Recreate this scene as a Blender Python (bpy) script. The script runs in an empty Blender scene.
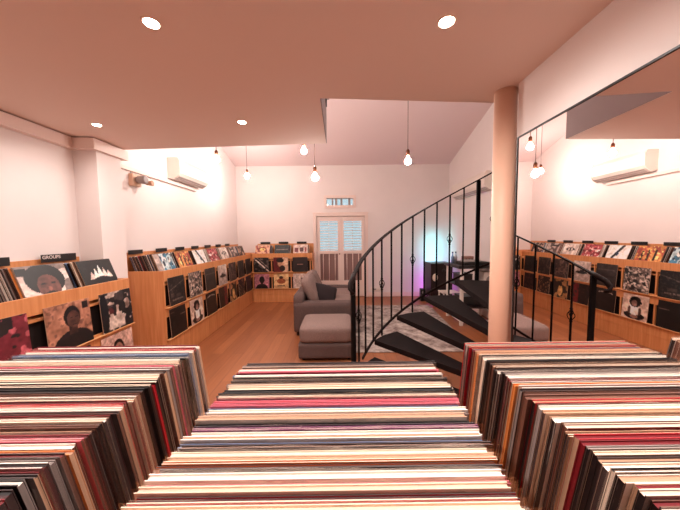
import bpy, bmesh, math, random
from mathutils import Vector, Matrix
R0 = random.Random(7)
scn = bpy.context.scene
col = scn.collection
PI = math.pi
H = 1.40                                   # camera height above the floor

# ------------------------------------------------------------------ materials
def lin(c):
    return tuple(((v/255)/12.92 if v/255 <= .04045 else ((v/255+.055)/1.055)**2.4) for v in c)
def mat(name, rgb, rough=.6, metal=0, spec=.5, noise=None, emit=None, estr=0, coat=0):
    m = bpy.data.materials.new(name); m.use_nodes = True
    nt = m.node_tree; b = nt.nodes['Principled BSDF']
    c = (*lin(rgb), 1)
    b.inputs['Base Color'].default_value = c
    b.inputs['Roughness'].default_value = rough
    b.inputs['Metallic'].default_value = metal
    b.inputs['Specular IOR Level'].default_value = spec
    b.inputs['Coat Weight'].default_value = coat
    if noise:
        sc, amt, scale = noise
        tc = nt.nodes.new('ShaderNodeTexCoord'); mp = nt.nodes.new('ShaderNodeMapping')
        mp.inputs['Scale'].default_value = scale
        n = nt.nodes.new('ShaderNodeTexNoise'); n.inputs['Scale'].default_value = sc; n.inputs['Detail'].default_value = 4
        r = nt.nodes.new('ShaderNodeValToRGB')
        r.color_ramp.elements[0].position = .3; r.color_ramp.elements[1].position = .7
        r.color_ramp.elements[0].color = tuple(v*(1-amt) for v in c[:3])+(1,)
        r.color_ramp.elements[1].color = tuple(min(1, v*(1+amt)) for v in c[:3])+(1,)
        L = nt.links
        L.new(tc.outputs['Object'], mp.inputs['Vector']); L.new(mp.outputs[0], n.inputs['Vector'])
        L.new(n.outputs['Fac'], r.inputs[0]); L.new(r.outputs[0], b.inputs['Base Color'])
        bp = nt.nodes.new('ShaderNodeBump'); bp.inputs['Strength'].default_value = .08; bp.inputs['Distance'].default_value = .01
        L.new(n.outputs['Fac'], bp.inputs['Height']); L.new(bp.outputs[0], b.inputs['Normal'])
    if emit:
        b.inputs['Emission Color'].default_value = (*lin(emit), 1); b.inputs['Emission Strength'].default_value = estr
    return m

def wood_mat(name, rgb, dark, scale, rough=.45):
    m = mat(name, rgb, rough); nt = m.node_tree; b = nt.nodes['Principled BSDF']; L = nt.links
    tc = nt.nodes.new('ShaderNodeTexCoord'); mp = nt.nodes.new('ShaderNodeMapping'); mp.inputs['Scale'].default_value = scale
    n = nt.nodes.new('ShaderNodeTexNoise'); n.inputs['Scale'].default_value = 3; n.inputs['Detail'].default_value = 6; n.inputs['Distortion'].default_value = .4
    r = nt.nodes.new('ShaderNodeValToRGB'); r.color_ramp.elements[0].position = .3; r.color_ramp.elements[1].position = .72
    r.color_ramp.elements[0].color = (*lin(dark), 1); r.color_ramp.elements[1].color = (*lin(rgb), 1)
    L.new(tc.outputs['Object'], mp.inputs['Vector']); L.new(mp.outputs[0], n.inputs['Vector']); L.new(n.outputs['Fac'], r.inputs[0]); L.new(r.outputs[0], b.inputs['Base Color'])
    return m

def floor_mat():
    m = mat('floor_planks', (190, 110, 60), .42); nt = m.node_tree; b = nt.nodes['Principled BSDF']; L = nt.links
    tc = nt.nodes.new('ShaderNodeTexCoord')
    mp = nt.nodes.new('ShaderNodeMapping'); mp.inputs['Rotation'].default_value = (0, 0, PI/2)
    br = nt.nodes.new('ShaderNodeTexBrick'); br.inputs['Scale'].default_value = 1
    br.inputs['Brick Width'].default_value = 1.3; br.inputs['Row Height'].default_value = .13
    br.inputs['Mortar Size'].default_value = .0016; br.inputs['Mortar Smooth'].default_value = .3
    br.inputs['Color1'].default_value = (*lin((184, 112, 68)), 1); br.inputs['Color2'].default_value = (*lin((160, 92, 53)), 1)
    br.inputs['Mortar'].default_value = (*lin((120, 62, 34)), 1)
    L.new(tc.outputs['Object'], mp.inputs[0]); L.new(mp.outputs[0], br.inputs['Vector'])
    mp2 = nt.nodes.new('ShaderNodeMapping'); mp2.inputs['Scale'].default_value = (22, 1.2, 1)
    n = nt.nodes.new('ShaderNodeTexNoise'); n.inputs['Scale'].default_value = 2; n.inputs['Detail'].default_value = 5
    L.new(tc.outputs['Object'], mp2.inputs[0]); L.new(mp2.outputs[0], n.inputs['Vector'])
    mx = nt.nodes.new('ShaderNodeMixRGB'); mx.blend_type = 'MULTIPLY'; mx.inputs[0].default_value = .45
    L.new(br.outputs['Color'], mx.inputs[1]); L.new(n.outputs['Fac'], mx.inputs[2]); L.new(mx.outputs[0], b.inputs['Base Color'])
    return m

M = {}
M['wall'] = mat('wall_paint', (236, 223, 219), .85, noise=(3, .015, (1, 1, 1)))
M['ceil'] = mat('ceiling_paint', (236, 212, 200), .85)
M['vault'] = mat('sloped_ceiling_paint', (232, 208, 206), .9)
M['trim'] = mat('painted_trim', (238, 214, 204), .55)
M['white_plastic'] = mat('white_plastic', (232, 218, 208), .4)
M['grey_plastic'] = mat('grey_plastic', (150, 138, 134), .5)
M['wood'] = wood_mat('birch_ply', (222, 154, 100), (200, 126, 74), (14, 14, .8))
M['woodedge'] = wood_mat('birch_edge', (226, 168, 112), (200, 136, 84), (2, 2, 20))
M['darkback'] = mat('black_backing', (26, 14, 12), .8)
M['pillar'] = mat('pillar_paint', (236, 190, 164), .5)
M['iron'] = mat('black_iron', (12, 7, 7), .6, .0, .12)
M['tread'] = mat('dark_tread', (24, 13, 12), .7, 0, .12, noise=(30, .2, (1, 1, 1)))
M['vane'] = mat('vane_plastic', (186, 168, 162), .5)
M['bronze'] = mat('dark_bronze_rail', (28, 14, 12), .6, 0, .12)
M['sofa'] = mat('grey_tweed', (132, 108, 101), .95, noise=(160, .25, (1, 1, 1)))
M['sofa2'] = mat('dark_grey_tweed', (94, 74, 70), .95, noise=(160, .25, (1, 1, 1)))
M['pillow'] = mat('dark_cushion', (30, 16, 19), .9)
M['cable'] = mat('black_cable', (40, 26, 24), .6)
M['cord'] = mat('brown_cord', (120, 88, 80), .6)
M['brass'] = mat('aged_brass', (120, 74, 52), .35, .7)
M['black'] = mat('black_plastic', (18, 13, 13), .4)
M['blackwood'] = mat('black_stained_wood', (34, 14, 14), .45)
M['cream'] = mat('cream_paper', (238, 218, 200), .6)
M['sign'] = mat('divider_black', (20, 14, 14), .45)
M['letter'] = mat('divider_lettering', (225, 205, 198), .6)
M['bulb'] = mat('lit_bulb', (255, 240, 225), .3, emit=(255, 243, 234), estr=135)
M['down'] = mat('lit_downlight', (255, 245, 235), .3, emit=(255, 236, 216), estr=14)
M['rim'] = mat('white_rim', (240, 214, 200), .4)
M['cyan_led'] = mat('cyan_led', (120, 230, 240), .4, emit=(110, 225, 240), estr=26)
M['violet_led'] = mat('violet_led', (190, 90, 230), .4, emit=(185, 60, 235), estr=34)
M['floor'] = floor_mat()
M['mirror'] = mat('mirror_glass', (250, 244, 242), .0, 1)
def glass(name, rgb, rough, tfac):
    m = bpy.data.materials.new(name); m.use_nodes = True; nt = m.node_tree; nt.nodes.clear()
    o = nt.nodes.new('ShaderNodeOutputMaterial'); t = nt.nodes.new('ShaderNodeBsdfTransparent'); g = nt.nodes.new('ShaderNodeBsdfGlossy')
    g.inputs['Roughness'].default_value = rough; g.inputs['Color'].default_value = (*lin(rgb), 1)
    mx = nt.nodes.new('ShaderNodeMixShader'); mx.inputs[0].default_value = tfac
    nt.links.new(t.outputs[0], mx.inputs[1]); nt.links.new(g.outputs[0], mx.inputs[2]); nt.links.new(mx.outputs[0], o.inputs[0])
    return m
M['plastic'] = glass('clear_plastic', (255, 244, 236), .14, .16)
M['pane'] = glass('window_glass', (255, 255, 255), .02, .06)
def rug_mat():
    m = mat('rug_pile', (176, 160, 152), .98); nt = m.node_tree; b = nt.nodes['Principled BSDF']; L = nt.links
    tc = nt.nodes.new('ShaderNodeTexCoord'); n = nt.nodes.new('ShaderNodeTexNoise'); n.inputs['Scale'].default_value = 5; n.inputs['Detail'].default_value = 9; n.inputs['Roughness'].default_value = .75
    r = nt.nodes.new('ShaderNodeValToRGB'); r.color_ramp.elements[0].position = .38; r.color_ramp.elements[1].position = .62
    r.color_ramp.elements[0].color = (*lin((112, 92, 88)), 1); r.color_ramp.elements[1].color = (*lin((206, 190, 180)), 1)
    L.new(tc.outputs['Object'], n.inputs['Vector']); L.new(n.outputs['Fac'], r.inputs[0]); L.new(r.outputs[0], b.inputs['Base Color'])
    return m
M['rug'] = rug_mat()

# ------------------------------------------------------------------ mesh helpers
def box(bm, x0, x1, y0, y1, z0, z1, mi=0, mtx=None):
    vs = [bm.verts.new(Vector(p)) for p in ((x0,y0,z0),(x1,y0,z0),(x1,y1,z0),(x0,y1,z0),(x0,y0,z1),(x1,y0,z1),(x1,y1,z1),(x0,y1,z1))]
    if mtx: 
        for v in vs: v.co = mtx @ v.co
    for f in ((0,3,2,1),(4,5,6,7),(0,1,5,4),(1,2,6,5),(2,3,7,6),(3,0,4,7)):
        fc = bm.faces.new([vs[i] for i in f]); fc.material_index = mi
    return vs
def prism(bm, pts, z0, z1, mi=0):
    n = len(pts)
    f0 = lambda p, z: z(p) if callable(z) else z
    a = [bm.verts.new((p[0], p[1], f0(p, z0))) for p in pts]; b = [bm.verts.new((p[0], p[1], f0(p, z1))) for p in pts]
    bm.faces.new(list(reversed(a))).material_index = mi; bm.faces.new(b).material_index = mi
    for i in range(n):
        bm.faces.new((a[i], a[(i+1)%n], b[(i+1)%n], b[i])).material_index = mi
def tube(bm, pts, r, seg=8, mi=0, caps=True):
    pts = [Vector(p) for p in pts]; rings = []
    rr = r if isinstance(r, (list, tuple)) else [r]*len(pts)
    ref = Vector((0, 0, 1))
    for i, p in enumerate(pts):
        d = (pts[min(i+1, len(pts)-1)] - pts[max(i-1, 0)]).normalized()
        u = d.cross(ref)
        if u.length < .05: u = d.cross(Vector((1, 0, 0)))
        u.normalize(); w = d.cross(u).normalized()
        rings.append([bm.verts.new(p + (u*math.cos(2*PI*k/seg)+w*math.sin(2*PI*k/seg))*rr[i]) for k in range(seg)])
    for a, b in zip(rings, rings[1:]):
        for k in range(seg):
            f = bm.faces.new((a[k], a[(k+1)%seg], b[(k+1)%seg], b[k])); f.material_index = mi; f.smooth = True
    if caps:
        bm.faces.new(list(reversed(rings[0]))).material_index = mi; bm.faces.new(rings[-1]).material_index = mi
def lathe(bm, c, prof, seg=20, mi=0, ax='z'):
    rings = []
    for r, h in prof:
        ring = []
        for k in range(seg):
            a = 2*PI*k/seg; x, y = r*math.cos(a), r*math.sin(a)
            v = (x, y, h) if ax == 'z' else ((x, h, y) if ax == 'y' else (h, x, y))
            ring.append(bm.verts.new(Vector(c)+Vector(v)))
        rings.append(ring)
    for a, b in zip(rings, rings[1:]):
        for k in range(seg):
            f = bm.faces.new((a[k], a[(k+1)%seg], b[(k+1)%seg], b[k])); f.material_index = mi; f.smooth = True
    bm.faces.new(rings[0]).material_index = mi; bm.faces.new(rings[-1]).material_index = mi
def flatbar(bm, pts, w, t, centre):
    """a flat bar following pts, its width pointing to a vertical axis through centre"""
    rings = []
    for p in pts:
        p = Vector(p); d = Vector((p.x-centre[0], p.y-centre[1], 0)).normalized(); z = Vector((0, 0, 1))
        rings.append([bm.verts.new(p + d*a*w/2 + z*b*t/2) for a, b in ((-1,-1),(1,-1),(1,1),(-1,1))])
    for a, b in zip(rings, rings[1:]):
        for k in range(4): bm.faces.new((a[k], a[(k+1)%4], b[(k+1)%4], b[k]))
    bm.faces.new(rings[0]); bm.faces.new(rings[-1])
def softbox(bm, x0, x1, y0, y1, z0, z1, r=.04, puff=.0, rot=None, n=7):
    """rounded, slightly puffed box"""
    t = bmesh.new(); bmesh.ops.create_cube(t, size=2); bmesh.ops.subdivide_edges(t, edges=t.edges[:], cuts=n, use_grid_fill=True)
    c = Vector(((x0+x1)/2, (y0+y1)/2, (z0+z1)/2)); h = Vector(((x1-x0)/2, (y1-y0)/2, (z1-z0)/2))
    mp = {}
    for v in t.verts:
        p = Vector((v.co.x, v.co.y, v.co.z))
        q = Vector(p)
        pf = 1+puff*((1-p.x**2)*(1-p.y**2) if abs(p.z) > .99 else (1-p.y**2)*(1-p.z**2) if abs(p.x) > .99 else (1-p.x**2)*(1-p.z**2))
        e = Vector((q.x*h.x, q.y*h.y, q.z*h.z))
        inn = Vector((max(-h.x+r, min(h.x-r, e.x)), max(-h.y+r, min(h.y-r, e.y)), max(-h.z+r, min(h.z-r, e.z))))
        d = e-inn
        if d.length > 1e-6: e = inn + d.normalized()*r
        ax = 2 if abs(p.z) > .99 else (0 if abs(p.x) > .99 else 1)
        e[ax] *= pf
        if rot: e = rot @ e
        mp[v] = bm.verts.new(e+c)
    for f in t.faces:
        nf = bm.faces.new([mp[v] for v in f.verts]); nf.smooth = True
    t.free()
def wloc(o):
    v = Vector((0, 0, 0)); 
    while o: v = v+o.location; o = o.parent
    return v
def build(name, bm, mats, parent=None, loc=None, bevel=0, fix=True):
    if fix: bmesh.ops.recalc_face_normals(bm, faces=bm.faces[:])
    off = wloc(parent) if parent else Vector((0, 0, 0))
    if loc is not None: off = off + Vector(loc) if parent is None else off
    if off.length: bmesh.ops.translate(bm, vec=-off, verts=bm.verts[:])
    me = bpy.data.meshes.new(name); bm.to_mesh(me); bm.free()
    for m in (mats if isinstance(mats, (list, tuple)) else [mats]): me.materials.append(m)
    o = bpy.data.objects.new(name, me); col.objects.link(o)
    if parent: o.parent = parent
    elif loc is not None: o.location = loc
    if bevel:
        md = o.modifiers.new('bevel', 'BEVEL'); md.width = bevel; md.segments = 2; md.limit_method = 'ANGLE'
    return o
def tag(o, label, cat, group=None):
    o['label'] = label; o['category'] = cat
    if group: o['group'] = group
    return o
def thing(name, loc, label, cat, group=None):
    o = bpy.data.objects.new(name, None); col.objects.link(o); o.location = loc; o.empty_display_size = .05
    return tag(o, label, cat, group)
def struct(o): o['kind'] = 'structure'; return o
NB = bmesh.new
def bx(name, m, parent, *a, bevel=0):
    b = NB(); box(b, *a); return build(name, b, m, parent, bevel=bevel)

# ------------------------------------------------------------------ room
XL, XR, YB, YF = -2.31, 2.50, 6.30, -1.60
def ceilz(x): return H+.795-.035*x
def vaultz(y): return H+1.59+(YB-y)*.297
EL = (-2.31, 2.80); ER = (-.10, 2.43)             # far edge of the low ceiling
YN = 1.655; XS = .985                              # near edge of the void, stair-shaft side
struct(bx('floor', M['floor'], None, XL-.2, XR+.2, YF-.2, YB+.2, -.1, 0))
b = NB(); prism(b, [(XL-.2, YF-.2), (XL-.2, YB+.2), (XL, YB+.2), (XL, YF-.2)], 0, 5)
prism(b, [(XL, 2.46), (XL, 2.73), (-2.105, 2.73), (-2.105, 2.46)], 0, lambda p: ceilz(p[0])-.001)
struct(build('wall_left', b, M['wall']))
struct(bx('wall_right', M['wall'], None, XR, XR+.2, YF-.2, YB+.2, 0, 5))
struct(bx('wall_front', M['wall'], None, XL, XR, YF-.2, YF, 0, 5))
# back wall with door and transom openings
b = NB()
DX0, DX1, DZ1 = -.51, .59, H+.455
WX0, WX1, WZ0, WZ1 = -.27, .33, H+.70, H+.86
for a in ((XL, DX0, 0, 5), (DX1, XR, 0, 5), (DX0, DX1, DZ1, WZ0), (DX0, DX1, WZ1, 5), (DX0, WX0, WZ0, WZ1), (WX1, DX1, WZ0, WZ1)):
    box(b, a[0], a[1], YB, YB+.2, a[2], a[3])
struct(build('wall_back', b, M['wall']))
# low ceiling slab with parapet along the void
b = NB()
cz = lambda p: ceilz(p[0])
prism(b, [(XL, YF), (XS, YF), (XS, YN), (ER[0], YN), ER, EL], cz, lambda p: H+1.02)
def along(p, q, w): 
    d = Vector((q[0]-p[0], q[1]-p[1])).normalized(); n = Vector((-d.y, d.x))*w
    return [p, q, (q[0]+n.x, q[1]+n.y), (p[0]+n.x, p[1]+n.y)]
prism(b, [(ER[0]-.1, YN-.1), (ER[0], YN-.1), ER, (ER[0]-.1, ER[1]-.02)], H+1.02, H+1.6)
prism(b, [EL, ER, (ER[0]-.1, ER[1]-.08), (EL[0], EL[1]-.1)], H+1.02, H+1.6)
prism(b, [(ER[0], YN-.1), (XS, YN-.1), (XS, YN), (ER[0], YN)], H+1.02, H+1.6)
for f in b.faces:
    f.normal_update()
struct(build('ceiling', b, M['ceil']))
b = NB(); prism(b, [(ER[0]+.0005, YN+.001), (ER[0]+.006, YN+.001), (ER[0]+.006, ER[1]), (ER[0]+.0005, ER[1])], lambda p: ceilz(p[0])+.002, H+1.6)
struct(build('trim_3', b, mat('grey_mauve_shade', (156, 138, 138), .9)))  # thin sheet over the parapet face; its unlit shade is put into the grey
b = NB(); vs = [b.verts.new(p) for p in ((XL, YF, vaultz(YF)), (XR, YF, vaultz(YF)), (XR, YB, vaultz(YB)), (XL, YB, vaultz(YB)))]
vt = [b.verts.new(v.co+Vector((0, 0, .1))) for v in vs]
b.faces.new(vs); b.faces.new(vt)
for i in range(4): b.faces.new((vs[i], vs[(i+1)%4], vt[(i+1)%4], vt[i]))
struct(build('ceiling_sloped', b, M['vault']))
# cornice on the near left wall, stepping round the column
b = NB()
prism(b, [(XL, YF), (-2.25, YF), (-2.25, 2.40), (XL, 2.40)], lambda p: ceilz(p[0])-.10, lambda p: ceilz(p[0])-.008)
prism(b, [(XL, 2.40), (-2.07, 2.40), (-2.07, 2.79), (XL, 2.79)], lambda p: ceilz(p[0])-.10, lambda p: ceilz(p[0])-.008)
struct(build('trim_1', b, M['trim'], bevel=.004))
b = NB(); box(b, DX1+.08, XR, YB-.018, YB, 0, .10); box(b, -.55, DX0-.08, YB-.018, YB, 0, .10); struct(build('baseboard_back', b, M['trim'], bevel=.003))
struct(bx('baseboard_right', M['trim'], None, XR-.018, XR, 1.5, YB-.02, 0, .10, bevel=.003))
# partition that carries the mirror
mx = lambda y, d=0: .9111+.0196*(y-2)+d
b = NB(); prism(b, [(mx(YF, .022), YF), (XS, YF), (XS, 1.45), (mx(1.45, .022), 1.45)], 0, lambda p: ceilz(p[0])+.01)
struct(build('wall_partition', b, M['wall']))
# mirror
t = thing('wall_mirror', (mx(.2), .2, H-1.25), 'huge frameless-looking wall mirror with thin black edge, right of the white pillar', 'mirror')
b = NB(); prism(b, [(mx(-1.2), -1.2), (mx(-1.2, .006), -1.2), (mx(1.404, .006), 1.404), (mx(1.404), 1.404)], H-1.25, H+.475); build('mirror_glass', b, M['mirror'], t)
b = NB()
prism(b, [(mx(-1.206, -.004), -1.206), (mx(-1.206, .02), -1.206), (mx(1.41, .02), 1.41), (mx(1.41, -.004), 1.41)], H+.4755, H+.482)
prism(b, [(mx(-1.206, -.004), -1.206), (mx(-1.206, .02), -1.206), (mx(1.41, .02), 1.41), (mx(1.41, -.004), 1.41)], H-1.257, H-1.2505)
prism(b, [(mx(1.4045, -.004), 1.4045), (mx(1.4045, .02), 1.4045), (mx(1.41, .02), 1.41), (mx(1.41, -.004), 1.41)], H-1.2505, H+.4755)
prism(b, [(mx(-1.206, -.004), -1.206), (mx(-1.206, .02), -1.206), (mx(-1.201, .02), -1.201), (mx(-1.201, -.004), -1.201)], H-1.2505, H+.4755)
build('edge_frame', b, M['black'], t)
# pillar
PX, PY, PR = .905, 1.53, .056
t = thing('pillar', (PX, PY, 0), 'round cream-painted pillar at the centre of the spiral stair', 'pillar')
b = NB(); lathe(b, (PX, PY, 0), [(PR, 0), (PR, ceilz(PX)-.001)], 32); build('shaft', b, M['pillar'], t)

# ------------------------------------------------------------------ door and transom
def rectframe(b, x0, x1, z0, z1, w, y0, y1):
    box(b, x0, x0+w, y0, y1, z0, z1); box(b, x1-w, x1, y0, y1, z0, z1)
    box(b, x0+w, x1-w, y0, y1, z1-w, z1); box(b, x0+w, x1-w, y0, y1, z0, z0+w)
b = NB(); box(b, DX0-.07, DX0, YB-.025, YB, 0, DZ1+.07); box(b, DX1, DX1+.07, YB-.025, YB, 0, DZ1+.07); box(b, DX0, DX1, YB-.025, YB, DZ1, DZ1+.07)
box(b, DX0-.085, DX1+.085, YB-.035, YB, DZ1+.07, DZ1+.085)
struct(build('trim_2', b, M['trim'], bevel=.004))
mid = (DX0+DX1)/2
dr = bpy.data.objects.new('door_1', None); col.objects.link(dr); dr.location = (mid, YB+.03, 0); struct(dr)
for k, (x0, x1) in enumerate(((DX0+.01, mid-.003), (mid+.003, DX1-.01))):
    b = NB(); y0, y1 = YB+.01, YB+.05; z1 = DZ1-.01
    st = .065
    box(b, x0, x0+st, y0, y1, .01, z1); box(b, x1-st, x1, y0, y1, .01, z1)
    box(b, x0+st, x1-st, y0, y1, z1-.10, z1); box(b, x0+st, x1-st, y0, y1, H-.40, H-.325)
    box(b, x0+st, x1-st, y0, y1, H-1.10, H-1.02); box(b, x0+st, x1-st, y0, y1, .01, H-1.16)
    box(b, x0+st, x1-st, y0+.015, y1-.01, H-1.16, H-1.10)
    leaf = build('door_leaf', b, M['trim'], dr, bevel=.003)
    b = NB(); nz = 11; za, zb = H-.325, z1-.10
    for i in range(nz):
        z = za+(i+.5)*(zb-za)/nz
        box(b, x0+st, x1-st, -.022, .022, -.0035, .0035, 0, Matrix.Translation((0, YB+.03, z)) @ Matrix.Rotation(.25, 4, 'X'))
    box(b, (x0+x1)/2-.004, (x0+x1)/2+.004, YB+.004, YB+.010, za, zb)
    build('louvre_shutter', b, M['trim'], leaf)
    b = NB(); box(b, x0+st, x1-st, YB+.052, YB+.056, za, zb); build('glass_pane', b, M['pane'], leaf)
    b = NB(); box(b, x0+st, x1-st, YB+.034, YB+.042, H-1.02, H-.40)
    build('lower_panel', b, mat('brown_net', (140, 108, 102), .8), leaf)  # one even dull brown for the recessed panel
    b = NB()
    for i in range(3):
        xx = x0+st+(i+.5)*(x1-x0-2*st)/3
        tube(b, [(xx, YB+.025, H-1.02), (xx, YB+.025, H-.40)], .008, 8)
        lathe(b, (xx, YB+.025, H-.52), [(.004, -.02), (.014, 0), (.004, .02)], 8)
    build('turned_bars', b, M['trim'], leaf)
b = NB(); box(b, DX0+.0005, DX0+.03, YB+.058, YB+.08, 0, DZ1-.001); box(b, DX1-.03, DX1-.0005, YB+.058, YB+.08, 0, DZ1-.001); box(b, mid-.03, mid+.03, YB+.058, YB+.08, 0, DZ1-.03); box(b, DX0+.03, DX1-.03, YB+.058, YB+.08, DZ1-.03, DZ1-.001); box(b, DX0+.03, mid-.03, YB+.058, YB+.08, 0, .03); box(b, mid+.03, DX1-.03, YB+.058, YB+.08, 0, .03); build('door_stop', b, M['trim'], dr)
b = NB(); lathe(b, (mid-.03, YB-.02, H-.40), [(.004, .03), (.006, .01), (.016, 0), (.012, -.014)], 14, ax='y'); build('door_knob', b, M['brass'], dr)
wn = bpy.data.objects.new('window_1', None); col.objects.link(wn); wn.location = ((WX0+WX1)/2, YB, WZ0); struct(wn)
b = NB(); rectframe(b, WX0-.06, WX1+.06, WZ0-.06, WZ1+.06, .06, YB-.025, YB-.001); build('window_frame', b, M['trim'], wn, bevel=.003)
b = NB(); box(b, WX0, WX1, YB+.06, YB+.065, WZ0, WZ1); build('window_pane', b, M['pane'], wn)
b = NB()
for f_, w in ((.22, .035), (.36, .05), (.56, .045), (.86, .05)):
    x = WX0+(WX1-WX0)*f_
    box(b, x-w/2, x+w/2, YB+.04, YB+.055, WZ0, WZ1)
build('window_bars', b, M['grey_plastic'], wn)

# ------------------------------------------------------------------ record covers painted as vertex colour
def noise2(x, y, s=0):
    def h(i, j):
        n = (i*374761393+j*668265263+s*982451653) & 0xffffffff; n = ((n ^ (n >> 13))*1274126177) & 0xffffffff
        return ((n ^ (n >> 16)) & 0xffff)/65535
    i, j = math.floor(x), math.floor(y); fx, fy = x-i, y-j; fx = fx*fx*(3-2*fx); fy = fy*fy*(3-2*fy)
    return (h(i, j)*(1-fx)+h(i+1, j)*fx)*(1-fy)+(h(i, j+1)*(1-fx)+h(i+1, j+1)*fx)*fy
def art(ops):
    def f(u, v, s):
        c = (128, 128, 128)
        for o in ops:
            k = o[0]
            if k == 'bg': c = o[1]
            elif k == 'grad': c = tuple(a*(1-v)+b_*v for a, b_ in zip(o[1], o[2]))
            elif k == 'e':
                if ((u-o[1])/o[3])**2+((v-o[2])/o[4])**2 < 1: c = o[5]
            elif k == 'r':
                if o[1] <= u <= o[3] and o[2] <= v <= o[4]: c = o[5]
            elif k == 'd':                                  # diagonal band: centre, slope, width
                if abs(v-o[1]-o[2]*(u-.5)) < o[3]: c = o[4]
            elif k == 'p':                                  # point-up triangle: cx, base v, halfwidth, height
                if 0 <= v-o[2] <= o[4] and abs(u-o[1]) < o[3]*(1-(v-o[2])/o[4]): c = o[5]
            elif k == 'n':                                  # blotches: scale, threshold, colour
                if noise2(u*o[1], v*o[1], s) > o[2]: c = o[3]
            elif k == 'j':                                  # fine grain
                a = (noise2(u*o[1], v*o[1], s+9)-.5)*o[2]; c = tuple(max(0, min(255, q+a)) for q in c)
        return c
    return f
def cmat():
    m = mat('printed_sleeve', (200, 200, 200), .42); nt = m.node_tree; a = nt.nodes.new('ShaderNodeVertexColor'); a.layer_name = 'art'
    nt.links.new(a.outputs['Color'], nt.nodes['Principled BSDF'].inputs['Base Color']); return m
M['print'] = cmat()
def bust(bgc, body, face, hair, x=.5, s=1.0):
    return [('bg', bgc), ('e', x, .0, .42*s, .34*s, body), ('r', x-.08*s, .2, x+.08*s, .45*s, face), ('e', x, .60*s, .18*s, .24*s, hair), ('e', x, .55*s, .14*s, .19*s, face), ('e', x-.05*s, .58*s, .02, .012, hair), ('e', x+.05*s, .58*s, .02, .012, hair), ('e', x, .45*s, .045, .012, hair), ('j', 30, 22)]
def sleeve_mesh(name, fn, seed, w=.313, th=.005, n=40, edge=(225, 205, 190)):
    """local: x 0..w, z 0..w, front face at y=-th/2"""
    b = NB(); lay = b.loops.layers.color.new('art')
    g = [[b.verts.new((w*i/n, -th/2, w*j/n)) for i in range(n+1)] for j in range(n+1)]
    back = [b.verts.new((x, th/2, z)) for x, z in ((0, 0), (w, 0), (w, w), (0, w))]
    cols = [[None]*(n+1) for _ in range(n+1)]
    for j in range(n+1):
        for i in range(n+1):
            c = fn(i/n, j/n, seed); g_ = sum(c)/3; k_ = (noise2(i/n*7, j/n*7, seed+3)-.5)*34+(noise2(i/n*19, j/n*19, seed+4)-.5)*26; c = tuple(max(6, min(245, (.62*q+.38*g_)*1.08+2+k_*(.4+g_/260))) for q in c); cols[j][i] = (*lin(c), 1)
    for j in range(n):
        for i in range(n):
            f = b.faces.new((g[j][i], g[j][i+1], g[j+1][i+1], g[j+1][i]))
            for lp, (jj, ii) in zip(f.loops, ((j, i), (j, i+1), (j+1, i+1), (j+1, i))): lp[lay] = cols[jj][ii]
    ec = (*lin(edge), 1)
    def side(vs):
        f = b.faces.new(vs)
        for lp in f.loops: lp[lay] = ec
    side([back[0], back[1]]+[g[0][i] for i in range(n, -1, -1)])
    side([back[1], back[2]]+[g[j][n] for j in range(n, -1, -1)])
    side([back[2], back[3]]+[g[n][i] for i in range(n+1)])
    side([back[3], back[0]]+[g[j][0] for j in range(n+1)])
    side([back[3], back[2], back[1], back[0]])
    bmesh.ops.recalc_face_normals(b, faces=b.faces[:])
    me = bpy.data.meshes.new(name); b.to_mesh(me); b.free(); me.materials.append(M['print']); return me
NREC = 0
def place(me, loc, lean, rz, label, group, name='record_sleeve'):
    global NREC
    o = bpy.data.objects.new(name, me); col.objects.link(o); o.location = loc; o.rotation_euler = (lean, 0, rz)
    NREC += 1
    return tag(o, label, 'record', group)

# ------------------------------------------------------------------ wall units
PIT = .4126; ZL = H-.347
# rails (absolute heights)
TOPB = H-.462; MIDT, MIDB = H-.735, H-.855; LOWB = H-1.105; PLT = H-1.235
def unit(origin, rz, nb, label, first_side=True, length=None):
    """front along local +x starting at 0, facing local -y, depth to +y .43"""
    t = thing('record_shelf_unit', (origin[0], origin[1], 0), label, 'record shelf', 'birch record shelf units')
    t.rotation_euler = (0, 0, rz)
    L = length or nb*PIT; D = .425
    def P(name, fn, m, bevel=.0015):
        b = NB(); fn(b)
        bmesh.ops.recalc_face_normals(b, faces=b.faces[:])
        me = bpy.data.meshes.new(name); b.to_mesh(me); b.free(); me.materials.append(m)
        o = bpy.data.objects.new(name, me); col.objects.link(o); o.parent = t
        md = o.modifiers.new('bevel', 'BEVEL'); md.width = bevel; md.segments = 2; md.limit_method = 'ANGLE'
        return o
    P('side_panel', lambda b: box(b, 0, .018, .018, D, 0, ZL), M['wood'])
    P('side_panel', lambda b: box(b, L-.018, L, .018, D, 0, ZL), M['wood'])
    P('back_panel', lambda b: box(b, 0, L, D, D+.012, 0, H-.15), M['wood'])
    P('front_ledge', lambda b: box(b, 0, L, 0, .018, TOPB, ZL), M['wood'])
    P('middle_rail', lambda b: box(b, 0, L, 0, .018, MIDB, MIDT), M['wood'])
    P('bottom_rail', lambda b: box(b, 0, L, 0, .018, PLT+.002, LOWB), M['wood'])
    P('plinth', lambda b: box(b, 0, L, .004, .018, 0, PLT), M['wood'])
    P('bin_floor', lambda b: box(b, .018, L-.018, .018, D, H-.51, H-.495), M['wood'])
    P('black_backing', lambda b: box(b, .018, L-.018, .05, .06, 0.1, H-.51), M['darkback'])
    for k in range(nb+1):
        x = min(max(k*PIT-.009, 0), L-.018)
        P('stile', lambda b: (box(b, x, x+.018, 0, .018, MIDT, TOPB), box(b, x, x+.018, 0, .018, LOWB, MIDB)), M['wood'])
        # little shoulders where the openings are notched round each stile
    for z in (H-.7465, H-1.0975):
        P('display_lip', lambda b: box(b, .0, L, -.034, -.0005, z-.007, z), M['woodedge'])
    return t
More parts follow.
